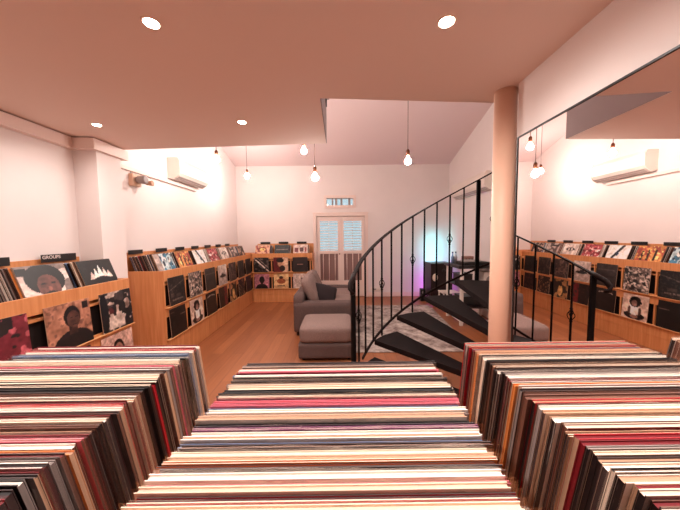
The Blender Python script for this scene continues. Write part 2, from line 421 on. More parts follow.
UX = -1.872
far = unit((UX, 2.9134), PI/2, 7, 'long birch record shelf unit along the far left wall, two rows of display sleeves', length=YB-2.93)
near = unit((UX, 2.437-4*PIT), PI/2, 4, 'near birch record shelf unit at the left edge, beside the wall column')
back = unit((UX+.012, 5.86), 0, 3, 'short birch record shelf unit against the back wall, behind the sofa', length=1.29)

# --- covers: (ops, description)
dk = (52, 42, 40); ARTS = {
 'U1': ([('bg', (58, 46, 44)), ('n', 14, .78, (120, 104, 98)), ('r', .15, .15, .8, .2, (170, 150, 140)), ('d', .68, .3, .02, (150, 132, 124)), ('n', 22, .7, (104, 88, 82)), ('r', .1, .3, .25, .42, (140, 122, 114)), ('r', .4, .26, .7, .38, (128, 110, 102)), ('j', 40, 24)], 'charcoal record sleeve with faint pale scribbles'),
 'U2': ([('bg', (96, 78, 72)), ('n', 9, .5, (168, 146, 136)), ('n', 17, .62, (214, 196, 184)), ('n', 12, .8, (40, 30, 30))], 'grey mottled record sleeve with white blotches'),
 'U3': ([('grad', (92, 76, 72), (116, 98, 92)), ('r', .1, .72, .9, .75, (140, 122, 114)), ('r', .1, .4, .9, .48, (82, 66, 62)), ('j', 30, 12)], 'plain smoky grey record sleeve with darker band'),
 'U4': ([('grad', (196, 176, 166), (222, 204, 194)), ('e', .5, .45, .34, .08, (60, 44, 42)), ('r', .35, .45, .6, .56, (84, 64, 60))], 'pale grey record sleeve with a small dark ship-like shape'),
 'U5': ([('bg', (112, 84, 76)), ('n', 7, .55, (160, 130, 118)), ('n', 11, .7, (70, 48, 44))], 'brown mottled record sleeve'),
 'U6': ([('bg', (92, 72, 66)), ('n', 9, .5, (134, 110, 100)), ('n', 15, .7, (60, 44, 42)), ('j', 30, 20)], 'dark brown-grey record sleeve'),
 'U7': ([('bg', (72, 52, 48)), ('n', 9, .55, (112, 84, 74))], 'very dark brown record sleeve by the room corner'),
 'L1': ([('bg', (62, 48, 46)), ('n', 5, .6, (78, 62, 58)), ('r', .62, .68, .95, .70, (170, 150, 140)), ('r', .05, .84, .3, .87, (150, 130, 122)), ('e', .2, .42, .07, .12, (92, 76, 70)), ('j', 40, 12)], 'black record sleeve with a thin white line'),
 'L2': ([('bg', (222, 196, 180)), ('e', .5, .16, .40, .16, (70, 48, 44)), ('e', .5, .12, .16, .07, (190, 150, 134)), ('e', .5, .40, .25, .22, (236, 220, 208)), ('e', .30, .36, .06, .16, (150, 110, 96)), ('e', .70, .36, .06, .16, (150, 110, 96)), ('e', .5, .72, .23, .22, (52, 32, 30)), ('e', .53, .66, .11, .13, (190, 152, 138)), ('r', .25, .66, .38, .74, (52, 32, 30))], 'cream record sleeve with a dark-haired seated figure'),
 'L3': ([('bg', (70, 54, 50)), ('e', .5, .8, .34, .08, (196, 180, 170)), ('e', .5, .76, .34, .08, (70, 54, 50)), ('j', 30, 14)], 'dark grey record sleeve with one pale arc'),
 'L4': ([('bg', (64, 46, 44)), ('r', .62, 0, .95, 1, (190, 54, 74)), ('n', 12, .72, (110, 84, 78))], 'dark record sleeve with a crimson stripe'),
 'L5': ([('bg', (206, 160, 110)), ('n', 5, .55, (96, 66, 50)), ('e', .5, .4, .16, .3, (230, 190, 130)), ('e', .5, .75, .1, .12, (88, 54, 42))], 'tan record sleeve with an orange-brown figure'),
 'L6': ([('bg', (104, 70, 58)), ('n', 8, .5, (56, 38, 36)), ('n', 13, .7, (190, 150, 120))], 'dark brown record sleeve with tan speckles'),
 'L7': ([('bg', (60, 42, 38)), ('n', 10, .6, (128, 90, 74))], 'dark rust-flecked record sleeve by the room corner'),
 'T1': ([('bg', (200, 214, 216)), ('n', 5, .5, (96, 170, 196)), ('n', 9, .6, (60, 84, 130)), ('n', 12, .7, (240, 236, 228)), ('r', 0, 0, .3, 1, (206, 188, 180))], 'pale blue and white record with watery artwork'),
 'T2': ([('bg', (238, 178, 110)), ('n', 8, .55, (222, 120, 96)), ('r', .25, .4, .33, .85, (90, 50, 40)), ('r', .5, .4, .58, .85, (100, 56, 44)), ('r', .72, .4, .8, .8, (96, 50, 40)), ('n', 14, .8, (250, 220, 150))], 'orange and yellow record with a row of small figures'),
 'T3': ([('bg', (236, 226, 218)), ('d', .7, -1.6, .12, (70, 66, 84)), ('r', 0, .0, .25, 1, (236, 226, 218)), ('r', .75, 0, 1, 1, (236, 226, 218)), ('e', .5, .6, .06, .1, (60, 110, 150))], 'white record with a slanted blue-black shape'),
 'T4': ([('bg', (226, 110, 120)), ('n', 9, .5, (196, 44, 66)), ('n', 14, .72, (246, 206, 196))], 'hot pink and red record'),
 'T5': ([('bg', (222, 206, 196)), ('e', .5, .7, .3, .09, (90, 66, 62)), ('e', .4, .7, .05, .06, (222, 206, 196)), ('e', .6, .7, .05, .06, (222, 206, 196))], 'pale record with a dark band like spectacles'),
 'T6': ([('bg', (212, 192, 182)), ('n', 6, .55, (150, 124, 116)), ('r', .1, .8, .6, .9, (110, 84, 78))], 'light grey record with brown shadows'),
 'T7': ([('bg', (108, 70, 60)), ('n', 6, .5, (210, 180, 160)), ('n', 10, .7, (140, 40, 44))], 'brown and cream record at the corner of the shelves'),
 'BT1': ([('bg', (238, 190, 160)), ('e', .5, .72, .28, .16, (214, 120, 100)), ('e', .5, .68, .2, .12, (246, 214, 150)), ('n', 9, .72, (206, 120, 120))], 'peach and orange record with a round motif'),
 'BT2': ([('bg', (62, 44, 42)), ('r', .1, .62, .9, .7, (170, 146, 136)), ('r', .2, .78, .7, .84, (130, 106, 98))], 'dark record with two pale lines of print'),
 'BT3': ([('bg', (220, 196, 186)), ('r', .1, .45, .35, .75, (190, 70, 80)), ('r', .45, .5, .7, .8, (150, 96, 96)), ('r', .78, .5, .9, .8, (222, 120, 120))], 'pale record with pink and red blocks'),
 'BM1': ([('bg', (74, 58, 56)), ('d', .5, -.9, .05, (226, 206, 196)), ('d', .72, -.9, .03, (190, 168, 160)), ('e', .22, .3, .26, .28, (44, 32, 32)), ('n', 9, .74, (150, 130, 124))], 'black and grey record sleeve crossed by pale diagonals'),
 'BM2': ([('bg', (186, 44, 56)), ('r', .62, 0, 1, 1, (230, 196, 170)), ('e', .5, .6, .22, .26, (226, 180, 150)), ('e', .45, .8, .26, .16, (70, 30, 30)), ('e', .6, .25, .2, .2, (90, 40, 40))], 'red and cream record sleeve with a painted face'),
 'BM3': ([('bg', (104, 56, 50)), ('e', .5, .5, .3, .2, (70, 34, 32)), ('r', .3, .5, .7, .54, (190, 140, 124))], 'maroon-brown record sleeve with a dark oval'),
 'BL1': (bust((214, 150, 160), (52, 30, 32), (66, 40, 38), (48, 28, 28)), 'pink record sleeve with a dark bust in silhouette'),
 'BL2': ([('bg', (232, 196, 150)), ('e', .5, .5, .3, .18, (206, 126, 76)), ('e', .5, .75, .14, .1, (140, 70, 50)), ('r', .25, .15, .75, .22, (150, 90, 66))], 'cream record sleeve with orange-brown drawing'),
 'BL3': ([('bg', (222, 200, 190)), ('e', .6, .4, .1, .2, (176, 140, 128)), ('e', .6, .65, .06, .08, (150, 110, 100))], 'off-white record sleeve with a faint figure'),
 'N1': ([('bg', (186, 70, 92)), ('e', .35, .85, .4, .2, (92, 74, 68)), ('e', .2, .2, .3, .42, (54, 34, 36)), ('n', 8, .66, (226, 130, 140)), ('n', 11, .8, (90, 70, 66))], 'dark pink and charcoal record sleeve at the left edge'),
 'N2': ([('bg', (212, 160, 132)), ('n', 13, .74, (186, 136, 112)), ('e', .56, -.02, .5, .42, (88, 58, 50)), ('r', .46, .3, .66, .5, (128, 84, 68)), ('e', .56, .68, .19, .24, (62, 38, 34)), ('e', .58, .62, .15, .19, (150, 102, 84)), ('e', .53, .66, .03, .015, (60, 36, 32)), ('e', .65, .66, .03, .015, (60, 36, 32)), ('e', .6, .5, .05, .015, (90, 50, 44)), ('r', .82, .8, .96, .95, (60, 40, 38))], 'tan record sleeve with a brown bust portrait'),
 'N3': ([('bg', (122, 104, 98)), ('n', 6, .5, (84, 66, 62)), ('r', .2, .05, .7, .36, (214, 196, 184)), ('e', .86, .5, .16, .4, (74, 56, 52)), ('e', .3, .5, .08, .1, (160, 60, 60)), ('e', .85, .62, .08, .14, (190, 160, 146)), ('n', 10, .72, (206, 184, 172)), ('e', .1, .5, .13, .5, (64, 50, 48))], 'grey photographic record sleeve with a pale block'),
 'N3b': (bust((216, 182, 168), (226, 206, 196), (196, 150, 130), (60, 40, 38), .5, 1), 'pale pink record sleeve with a dark-haired head'),
 'NT0': ([('bg', (236, 206, 198)), ('n', 5, .75, (216, 170, 160))], 'pale pink record at the left edge'),
 'NT1': ([('bg', (176, 156, 148)), ('n', 4, .55, (226, 206, 198)), ('e', .5, .68, .40, .34, (66, 48, 44)), ('e', .52, .5, .23, .28, (168, 110, 94)), ('e', .42, .58, .05, .02, (60, 36, 32)), ('e', .62, .58, .05, .02, (60, 36, 32)), ('e', .52, .46, .04, .05, (196, 130, 110)), ('e', .52, .36, .12, .04, (90, 50, 46)), ('e', .52, .1, .45, .14, (70, 50, 46)), ('r', .0, .8, .2, .96, (50, 34, 32))], 'record with a face under broad dark curly hair'),
 'NT2': ([('bg', (74, 66, 64)), ('p', .3, .5, .09, .2, (230, 206, 196)), ('p', .42, .5, .09, .28, (230, 206, 196)), ('p', .55, .5, .10, .36, (244, 222, 210)), ('p', .68, .5, .09, .28, (230, 206, 196)), ('p', .8, .5, .09, .2, (230, 206, 196)), ('e', .55, .42, .3, .12, (74, 66, 64)), ('e', .55, .3, .3, .2, (40, 32, 32)), ('j', 30, 16)], 'dark grey record with a pale spiky crown shape'),
}
_am = {}
def amesh(k):
    if k not in _am:
        big = k.startswith('N')
        _am[k] = sleeve_mesh('sleeve_'+k, art(ARTS[k][0]), sum(map(ord, k)), n=56 if big else 36)
    return _am[k]
LD = math.atan(.03/.313)
def show(k, y, row, x=UX, word=''):
    zt = H-.432 if row == 0 else H-.783
    place(amesh(k), (x+.0245, y, zt-.313), -math.radians(3.6), PI/2, ARTS[k][1]+', '+word, 'display sleeves in the shelf slots')
rowname = ['upper slot', 'lower slot']
for i in range(7):
    y = 2.9134+i*PIT+.052
    for r, p in enumerate('UL'):
        show(f'{p}{i+1}', y, r, word=f'{rowname[r]}, far left unit')
for k, y, r in (('N1', 1.305, 0), ('N2', 1.712, 0), ('N3', 2.112, 0), ('N3b', 2.105, 1), ('U5', 1.70, 1), ('L6', 1.30, 1), ('U2', .90, 0), ('T6', .90, 1)):
    show(k, y, r, word=f'{rowname[r]}, near left unit')
for i in range(3):
    for r, p in enumerate(('BM', 'BL')):
        k = f'{p}{i+1}'; zt = H-.432 if r == 0 else H-.783
        place(amesh(k), (UX+.012+i*PIT+.045, 5.86-.0245, zt-.313), -math.radians(3.6), 0, ARTS[k][1]+f', {rowname[r]}, back unit', 'display sleeves in the shelf slots')

# --- plain records
PAL = {'white': (240, 224, 212), 'cream': (236, 208, 184), 'tan': (196, 152, 122), 'brown': (112, 70, 56), 'black': (30, 20, 20), 'charcoal': (66, 50, 48),
       'grey': (150, 134, 128), 'red': (188, 24, 40), 'dark red': (120, 16, 26), 'pink': (226, 110, 128), 'blue': (104, 124, 156), 'orange': (222, 130, 62), 'purple': (140, 80, 120), 'olive': (120, 110, 70)}
RM = {}
def rmat(cn, kind):
    if (cn, kind) in RM: return RM[cn, kind]
    c = PAL[cn]
    m = mat(f'{cn}_{kind}', c, .4 if kind == 'face' else .55, coat=.0)
    nt = m.node_tree; b = nt.nodes['Principled BSDF']; L = nt.links
    tc = nt.nodes.new('ShaderNodeTexCoord'); mp = nt.nodes.new('ShaderNodeMapping')
    mp.inputs['Scale'].default_value = (9, 420, 20) if kind == 'edge' else (20, 160, 7)
    n = nt.nodes.new('ShaderNodeTexNoise'); n.inputs['Scale'].default_value = 1.2; n.inputs['Detail'].default_value = 5; n.inputs['Roughness'].default_value = .7
    oi = nt.nodes.new('ShaderNodeObjectInfo'); ad = nt.nodes.new('ShaderNodeVectorMath'); ad.operation = 'ADD'
    sc = nt.nodes.new('ShaderNodeMath'); sc.operation = 'MULTIPLY'; sc.inputs[1].default_value = 37
    L.new(oi.outputs['Random'], sc.inputs[0]); L.new(tc.outputs['Object'], mp.inputs[0]); L.new(mp.outputs[0], ad.inputs[0]); L.new(sc.outputs[0], ad.inputs[1]); L.new(ad.outputs[0], n.inputs['Vector'])
    r = nt.nodes.new('ShaderNodeValToRGB'); e = r.color_ramp.elements
    lc = lin(c); o2 = lin((236, 214, 200)) if sum(c) < 420 else lin((120, 84, 74))
    mixc = tuple(a*.7+b_*.3 for a, b_ in zip(lc, o2))
    e[0].position = .30; e[0].color = tuple(v*.72 for v in lc)+(1,); e[1].position = .5; e[1].color = (*lc, 1)
    q = e.new(.66); q.color = (*lc, 1); q = e.new(.70); q.color = (*mixc, 1)
    L.new(n.outputs['Fac'], r.inputs[0]); L.new(r.outputs[0], b.inputs['Base Color'])
    RM[cn, kind] = m; return m
W = .315
def rec_bm(b, th, rnd, mi=(0, 1, 2), mtx=None, w=W, h=W):
    """open-topped card sleeve with inner sleeve and disc: face, edge, inside"""
    c = min(.0009, th*.22)
    rec = .0025
    # sides
    box(b, 0, w, -th/2, -th/2+c, 0, h, mi[0], mtx); box(b, 0, w, th/2-c, th/2, 0, h-rnd.uniform(0, .0012), mi[0], mtx)
    box(b, .0006, w-.0006, -th/2+c, th/2-c, 0.0005, h-rec, mi[2], mtx)
SIDE_SHADE = ['tan']*4+['brown']*7+['black']*11+['charcoal']*5+['cream']*2+['dark red']*2+['grey']*2  # dark mix: the shade on sleeve sides is put into their colour
def rec_mesh(cn, en, th, rnd, inside='white', side=None):
    b = NB(); rec_bm(b, th, rnd); b.faces.ensure_lookup_table()
    for f in b.faces:
        f.normal_update()
        if abs(f.normal.x) > .9: f.material_index = 3
        elif f.material_index == 0 and abs(f.normal.z) > .9: f.material_index = 1
    me = bpy.data.meshes.new('record_sleeve'); b.to_mesh(me); b.free()
    me.materials.append(rmat(cn, 'face')); me.materials.append(rmat(en, 'edge')); me.materials.append(rmat(inside, 'edge')); me.materials.append(rmat(side or rnd.choice(SIDE_SHADE), 'face'))
    return me
def cover_mesh(th, rnd):
    """loose clear outer sleeve, standing a little above the card and past one side"""
    b = NB(); n = 14; e = .0003; h = W+rnd.uniform(.002, .005); 
    for s in (-1, 1):
        rows = []
        for z in (W*.6, W*.9, h):
            row = []
            for i in range(n+1):
                x = -.002+(W+.008)*i/n
                wv = 0 if z < h else rnd.uniform(-.0004, .0002)*s
                row.append(b.verts.new((x, s*(th/2+e)+wv-(s*th*.08 if z == h else 0), z if z < h else h+rnd.uniform(-.0012, .001))))
            rows.append(row)
        for a, c in zip(rows, rows[1:]):
            for i in range(n): f = b.faces.new((a[i], a[i+1], c[i+1], c[i])); f.smooth = True
    me = bpy.data.meshes.new('plastic_cover'); b.to_mesh(me); b.free(); me.materials.append(M['plastic']); return me

WGT = [('white', 25), ('cream', 9), ('tan', 5), ('brown', 9), ('black', 22), ('charcoal', 12), ('grey', 9), ('red', 4), ('dark red', 4), ('pink', 2), ('blue', 3), ('orange', 2), ('purple', 1)]  # white and black raised: sheen and gap shade put into the colour mix
def pick(r):
    t = r.uniform(0, sum(w for _, w in WGT))
    for n, w in WGT:
        t -= w
        if t <= 0: return n
    return 'white'
def ordw(n):
    if 10 <= n % 100 <= 20: return f'{n}th'
    return f"{n}{ {1:'st',2:'nd',3:'rd'}.get(n%10,'th')}"
def y_of(py): return 57.9/(py-236)
def rack(side, x0, yfar, ynear, lean, keys, seed, th_rng=(.0042, .0078), py0=236, slant=0, sx=1):
    r = random.Random(seed); y = yfar; i = 0
    recs = []
    while y > ynear:
        th = r.uniform(*th_rng)
        if r.random() < .12: th += .003
        py = py0+57.9/y
        cn = pick(r)
        for k, kc, kt in keys:
            if abs(k-py) < max(.7, 57.9/y/y*th/2*1.05): cn = kc; th = kt or th; break
        en = cn if r.random() < .6 else r.choice(['white', 'cream', 'tan', cn, 'charcoal'])
        for k, kc, kt in keys:
            if abs(k-py) < 1.0: en = kc
        recs.append((y-th/2, th, cn, en)); y -= th/math.cos(lean)+.0006
    for j, (yc, th, cn, en) in enumerate(recs):
        dx = x0+slant*(yfar-yc)+r.uniform(-.004, .004)+(r.uniform(-.006, .006) if r.random() < .15 else 0)
        dz = r.uniform(-.0025, .0025)
        l = lean
        zt = H-.212+dz
        loc = (dx, yc+W*math.sin(l), zt-W*math.cos(l))
        nb = recs[j-1][2] if j else None
        look = f'{cn} record' if en == cn else f'{cn} record with {en} edge'
        lab = f'{look}, {ordw(j+1)} from the far end of the {side} foreground bin'
        keyed = any(abs(k-(py0+57.9/yc)) < 1.6 for k, _, _ in keys)
        inside = en if keyed or r.random() < .5 else r.choice(['white', 'charcoal', 'tan', 'black', 'black', 'black', 'brown', 'dark red'])
        o = place(rec_mesh(cn, en, th, r, inside, cn if keyed and cn not in ('white', 'cream') else None), loc, l, 0, lab, f'records packed in the {side} foreground bin')
        o.scale = (sx, 1, 1)
        if r.random() < .5:
            c = bpy.data.objects.new('plastic_cover', cover_mesh(th, r)); col.objects.link(c); c.parent = o
            c['label'] = 'clear plastic outer sleeve'
    return len(recs)
LX, CX, RX = -.592, -.160, .245
# keys: (pixel row in the photograph where that record's top edge lies, colour, thickness)
nl = rack('left', LX, .534, .150, math.radians(12), [(344, 'black', .006), (348, 'dark red', .004), (350, 'red', .003), (355, 'blue', .003), (359, 'black', .004), (362, 'cream', .004), (368, 'pink', .003), (384, 'red', .004), (388, 'black', .003), (396, 'white', .008), (401, 'cream', .005), (407, 'red', .006), (412, 'charcoal', .005), (443, 'pink', .004), (452, 'orange', .006), (466, 'grey', .006), (480, 'cream', .006), (490, 'black', .006)], 11, py0=237)
nc = rack('centre', CX, .450, .150, math.radians(8), [(362, 'white', .004), (366, 'grey', .004), (372, 'pink', .003), (378, 'white', .005), (384, 'grey', .004), (391, 'black', .004), (399, 'cream', .004), (406, 'pink', .004), (415, 'white', .006), (425, 'black', .004), (433, 'purple', .003), (441, 'white', .006), (450, 'blue', .005), (462, 'white', .006), (472, 'orange', .003), (478, 'charcoal', .006), (486, 'white', .007), (493, 'pink', .003), (499, 'cream', .006), (506, 'red', .006), (512, 'pink', .004)], 12, slant=-.045)
nr = rack('right', RX, .531, .150, math.radians(10), [(342, 'red', .005), (346, 'black', .004), (353, 'tan', .003), (356, 'cream', .003), (362, 'black', .005), (370, 'black', .004), (375, 'charcoal', .004), (380, 'white', .006), (388, 'orange', .006), (397, 'brown', .003), (404, 'red', .007), (411, 'white', .007), (422, 'white', .008), (437, 'tan', .004), (445, 'red', .007), (453, 'white', .006), (464, 'charcoal', .006), (474, 'cream', .008), (486, 'white', .008), (497, 'cream', .006), (507, 'grey', .006)], 13, py0=233.5)
nq = rack('far right', .652, .535, .40, math.radians(10), [(340, 'black', .005), (345, 'white', .003)], 14, py0=233, sx=.6)

# bins under the foreground records
def bin_(x0, label, y0=.10, y1=.66, w=W):
    t = thing('record_bin', (x0+w/2, (y0+y1)/2, 0), label, 'record bin', 'wooden bins under the foreground records')
    a, c = x0-.022, x0+w+.022; zb = H-.212-W-.012
    bx('bin_floor', M['wood'], t, a+.012, c-.012, y0+.012, y1-.012, zb-.02, zb-.002)
    bx('side_board', M['wood'], t, a, a+.012, y0, y1, zb-.06, H-.41, bevel=.002); bx('side_board', M['wood'], t, c-.012, c, y0, y1, zb-.06, H-.41, bevel=.002)
    bx('end_board', M['wood'], t, a+.012, c-.012, y0, y0+.012, zb-.06, H-.41, bevel=.002); bx('end_board', M['wood'], t, a+.012, c-.012, y1-.012, y1, zb-.06, H-.43, bevel=.002)
    bx('cabinet', M['wood'], t, a+.004, c-.004, y0+.01, y1-.01, .08, zb-.021, bevel=.003)
    bx('plinth', M['darkback'], t, a+.02, c-.02, y0+.03, y1-.03, 0, .08)
bin_(LX, 'wooden bin holding the left foreground records'); bin_(CX, 'wooden bin holding the centre foreground records')
bin_(RX, 'wooden bin holding the right foreground records'); bin_(.652, 'narrow wooden bin at the right edge, nearest the mirror', .34, .66, .19)

# --- records in the shelf bins: leaning back, facing the room
LB = math.radians(20)
topz = lambda: H-.172
cand = []          # (priority, params)
def stack(frame, x_start, n, pitch, face, nameb, seed, prio):
    r = random.Random(seed)
    d = .028
    for k in range(n):
        th = r.uniform(.0035, .006)
        cn = pick(r); dx = r.uniform(-.006, .006) + x_start
        cand.append((prio[0]+prio[1]*k, frame, dx, d+th/2, th, cn, (face if k == 0 else None), nameb, k, r.uniform(-.004, .004)))
        d += max(pitch, th/math.cos(LB)+.0006)
def fr_left(y0): return ('L', y0)
ys = []
for i in range(7):
    stack(('L', 2.9134), i*PIT+.045+.02*(i == 0), 29, .0088, f'T{i+1}', f'{ordw(i+1)} top bin, far left unit', 100+i, (0, .3) if i == 0 else (0, 14+i))
for i, f in enumerate(('U4', 'NT0', 'NT1', 'NT2')):
    stack(('L', 2.437-4*PIT), i*PIT+(.0, .035, .085, .082)[i], 29, .0088, f, f'{ordw(i+1)} top bin, near left unit', 130+i, (0, 2.6) if i else (0, 40))
for i in range(3):
    stack(('B', 0), i*PIT+.045, 29, .0088, f'BT{i+1}', f'{ordw(i+1)} top bin, back unit', 150+i, (0, 22))
cand.sort(key=lambda c: c[0])
left = 300-NREC
stuff = NB(); smats = ['white', 'cream', 'tan', 'brown', 'black', 'charcoal', 'grey', 'red', 'blue']
rr = random.Random(5)
for idx, (p, fr, lx, ly, th, cn, face, nb, k, jz) in enumerate(cand):
    zt = H-.172+jz-.001*k
    zb = zt-W*math.cos(LB)
    if zb < H-.494: zb = H-.494
    if fr[0] == 'L': loc = (UX-ly-.018, fr[1]+lx, zb); rz = PI/2
    else: loc = (UX+.012+lx, 5.86+.018+ly, zb); rz = 0
    if idx < left:
        if face:
            place(amesh(face), loc, -LB, rz, ARTS[face][1]+f', {nb}', 'records standing in the shelf top bins')
        else:
            place(rec_mesh(cn, rr.choice([cn, 'white', 'cream', 'black']), th, rr), loc, -LB, rz, f'{cn} record, {ordw(k+1)} from the front of the {nb}', 'records standing in the shelf top bins')
    else:
        m = Matrix.Translation(loc) @ Matrix.Rotation(rz, 4, 'Z') @ Matrix.Rotation(-LB, 4, 'X')
        mi = smats.index(cn) if cn in smats else 0
        box(stuff, 0, W, -th/2, th/2, 0, W, mi, m)
o = build('packed_records', stuff, [rmat(c, 'edge') for c in smats]); o['kind'] = 'stuff'
tag(o, 'closely packed records filling the top bins behind the front ones', 'records')

# --- black header cards rising from the bins
def header(x0, x1, y0, y1, z, label, text=None, up=.016):
    up = .03 if text else up
    """thin card; runs from (x0,y0) to (x1,y1)"""
    p, q = Vector((x0, y0, 0)), Vector((x1, y1, 0)); L = (q-p).length; ang = math.atan2(q.y-p.y, q.x-p.x)
    t = thing('divider_card', (x0, y0, z), label, 'divider', 'black section dividers in the shelf bins')
    t.rotation_euler = (0, 0, ang)
    b = NB(); box(b, 0, L, -.0015, .0015, -.03, up)
    me = bpy.data.meshes.new('card'); b.to_mesh(me); b.free(); me.materials.append(M['sign'])
    o = bpy.data.objects.new('card', me); col.objects.link(o); o.parent = t
    if text:
        cu = bpy.data.curves.new('txt', 'FONT'); cu.body = text; cu.size = .036; cu.extrude = .0004; cu.align_y = 'CENTER'; cu.offset = .0008
        to = bpy.data.objects.new('txt', cu); col.objects.link(to)
        bpy.context.view_layer.update()
        me = bpy.data.meshes.new_from_object(to.evaluated_get(bpy.context.evaluated_depsgraph_get())); bpy.data.objects.remove(to)
        me.materials.clear(); me.materials.append(M['letter'])
        o = bpy.data.objects.new('lettering', me); col.objects.link(o); o.parent = t
        o.rotation_euler = (PI/2, 0, 0); o.location = (.008, -.0021, .008); o['label'] = 'white lettering'
    return t
hy = [2.97, 3.42, 3.83, 4.24, 4.66, 5.08, 5.5]
for i, y in enumerate(hy):
    header(-2.272, -2.272, y, y+.22, H-.14, f'black divider card, {ordw(i+1)} from the camera on the far left unit')
header(-2.272, -2.272, 2.10, 2.38, H-.145, 'black divider card lettered GROUPS on the near left unit', 'GROUPS')
header(-2.272, -2.272, 1.66, 1.90, H-.145, 'black divider card lettered ARTISTS on the near left unit', 'ARTISTS')
for i in range(3):
    header(UX+.09+i*PIT, UX+.31+i*PIT, 6.262, 6.262, H-.125, f'black divider card, {["left","middle","right"][i]} one on the back unit')

# ------------------------------------------------------------------ spiral stair
SC = (1.029, 1.573); SR = .986; A0 = 161.74; DA = 7.164
def sp(deg, r=SR): a = math.radians(deg); return SC[0]+r*math.cos(a), SC[1]+r*math.sin(a)
st = thing('spiral_staircase', (PX+.3, PY+.5, 0), 'black iron spiral staircase winding round the cream pillar', 'staircase')
hand = lambda i: H-.2795+.0645*i
NT = 12
for k in range(NT):
    a0 = 193.4-17.68*k; a1 = a0-17.9; zt = H-1.275+.1425*k
    if zt > H+.60: break
    p0, p1 = Vector(sp(a0, .975)), Vector(sp(a1, .975))
    ctr = Vector((PX, PY))
    def hub(p, s):
        d = (p-ctr).normalized(); n = Vector((-d.y, d.x)); return ctr+d*(PR+.006)+n*s*.02
    q0, q1 = hub(p0, 1), hub(p1, -1)
    am = (a0+a1)/2; pm = Vector(sp(am, .985))
    if q0.x > .91 and q0.y < 1.45: continue
    b = NB(); prism(b, [tuple(q0), tuple(p0), tuple(pm), tuple(p1), tuple(q1)], zt-.04, zt)
    build('tread', b, M['tread'], st, bevel=.003)
b = NB(); flatbar(b, [(*sp(A0-DA*i/3, .986), hand(i/3)) for i in range(0, 62)], .028, .012, SC)
build('handrail', b, M['bronze'], st)
b = NB()
e0 = Vector((*sp(A0), hand(0)))
tube(b, [e0+Vector((.004, .02, .012)), e0+Vector((-.004, -.03, -.012)), e0+Vector((-.02, -.07, -.035)), e0+Vector((-.022, -.10, -.065)), e0+Vector((-.012, -.105, -.095)), e0+Vector((.0, -.085, -.10))], [.016, .018, .018, .018, .016, .011], 10)
build('rail_scroll', b, M['bronze'], st)
b = NB(); flatbar(b, [(*sp(150-d*2.5, .99), H-.943+.00845*(d*2.5)) for d in range(0, 60)], .012, .02, SC)
build('lower_rail', b, M['bronze'], st)
def squ(b, x, y, z0, z1, w, ang):
    box(b, -w/2, w/2, -w/2, w/2, z0, z1, 0, Matrix.Translation((x, y, 0)) @ Matrix.Rotation(ang, 4, 'Z'))
b = NB(); x, y = sp(A0); squ(b, x, y, 0, hand(0)-.008, .029, .3); build('newel_post', b, M['iron'], st, bevel=.002)
bask = {1: H-.592, 4: H-.405, 7: H-.222, 10: H-.04, 13: H+.14, 16: H+.33}
for i in range(1, 20):
    deg = A0-DA*i; x, y = sp(deg); zt = hand(i)-.006
    zb = H-.943+.00845*(150-deg)
    zb = max(zb, .0)
    if i == 1: zb = H-1.13
    k = int((193.4-deg)//17.68); tz = H-1.275+.1425*k
    if i % 3 == 1: zb = min(zb, tz)
    w = .031 if i == 12 else .011
    if i == 12: zb = tz
    b = NB(); squ(b, x, y, zb, zt, w, math.radians(deg))
    ba = build('baluster', b, M['iron'], st)
    if i in bask:
        c = bask[i]; b = NB()
        for q in range(4):
            pts = []
            for s in range(13):
                t_ = s/12; a = q*PI/2+t_*1.9; r_ = .021*math.sin(PI*t_)+.002
                pts.append((x+r_*math.cos(a), y+r_*math.sin(a), c-.042+.084*t_))
            tube(b, pts, .003, 6)
        lathe(b, (x, y, c-.046), [(.009, -.006), (.011, 0), (.009, .006)], 10); lathe(b, (x, y, c+.046), [(.009, -.006), (.011, 0), (.009, .006)], 10)
        build('twisted_basket', b, M['iron'], ba)

# ------------------------------------------------------------------ sofa and ottoman
so = thing('sofa', (-.2, 4.5, 0), 'grey tweed two-seat sofa facing right, in front of the shuttered door', 'sofa')
SX0, SX1, SY0, SY1 = -.66, .20, 3.79, 5.26
SD, SZ = .05, .03
def sb(name, m, parent, *a, **k):
    b = NB(); softbox(b, *a, **k); return build(name, b, m, parent)
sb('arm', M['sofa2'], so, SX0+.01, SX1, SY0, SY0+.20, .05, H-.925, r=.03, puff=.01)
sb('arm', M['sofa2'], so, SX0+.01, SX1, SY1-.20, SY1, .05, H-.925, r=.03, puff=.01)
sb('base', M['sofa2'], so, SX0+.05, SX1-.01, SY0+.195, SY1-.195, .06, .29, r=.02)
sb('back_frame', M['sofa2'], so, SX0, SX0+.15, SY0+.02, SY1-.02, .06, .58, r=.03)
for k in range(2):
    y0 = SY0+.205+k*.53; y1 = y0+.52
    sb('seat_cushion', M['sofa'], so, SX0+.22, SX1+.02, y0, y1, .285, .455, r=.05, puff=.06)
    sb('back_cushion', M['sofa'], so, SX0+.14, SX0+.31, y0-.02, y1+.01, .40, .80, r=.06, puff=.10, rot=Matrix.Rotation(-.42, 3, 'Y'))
for x in (SX0+.06, SX1-.06):
    for y in (SY0+.06, SY1-.06):
        b = NB(); lathe(b, (x, y, 0), [(.018, 0), (.022, .06)], 12); build('foot', b, M['blackwood'], so)
b = NB(); softbox(b, -.21, .21, -.05, .05, -.17, .17, r=.045, puff=.0, n=9)
for v in b.verts:
    f = max(0, 1-(abs(v.co.x)/.21)**2.5)*max(0, 1-(abs(v.co.z)/.17)**2.5); v.co.y *= .25+1.35*f
    v.co = (Matrix.Translation((SX0+.40, SY0+.36, .555)) @ Matrix.Rotation(.25, 4, 'Y') @ Matrix.Rotation(-1.0, 4, 'X')) @ v.co
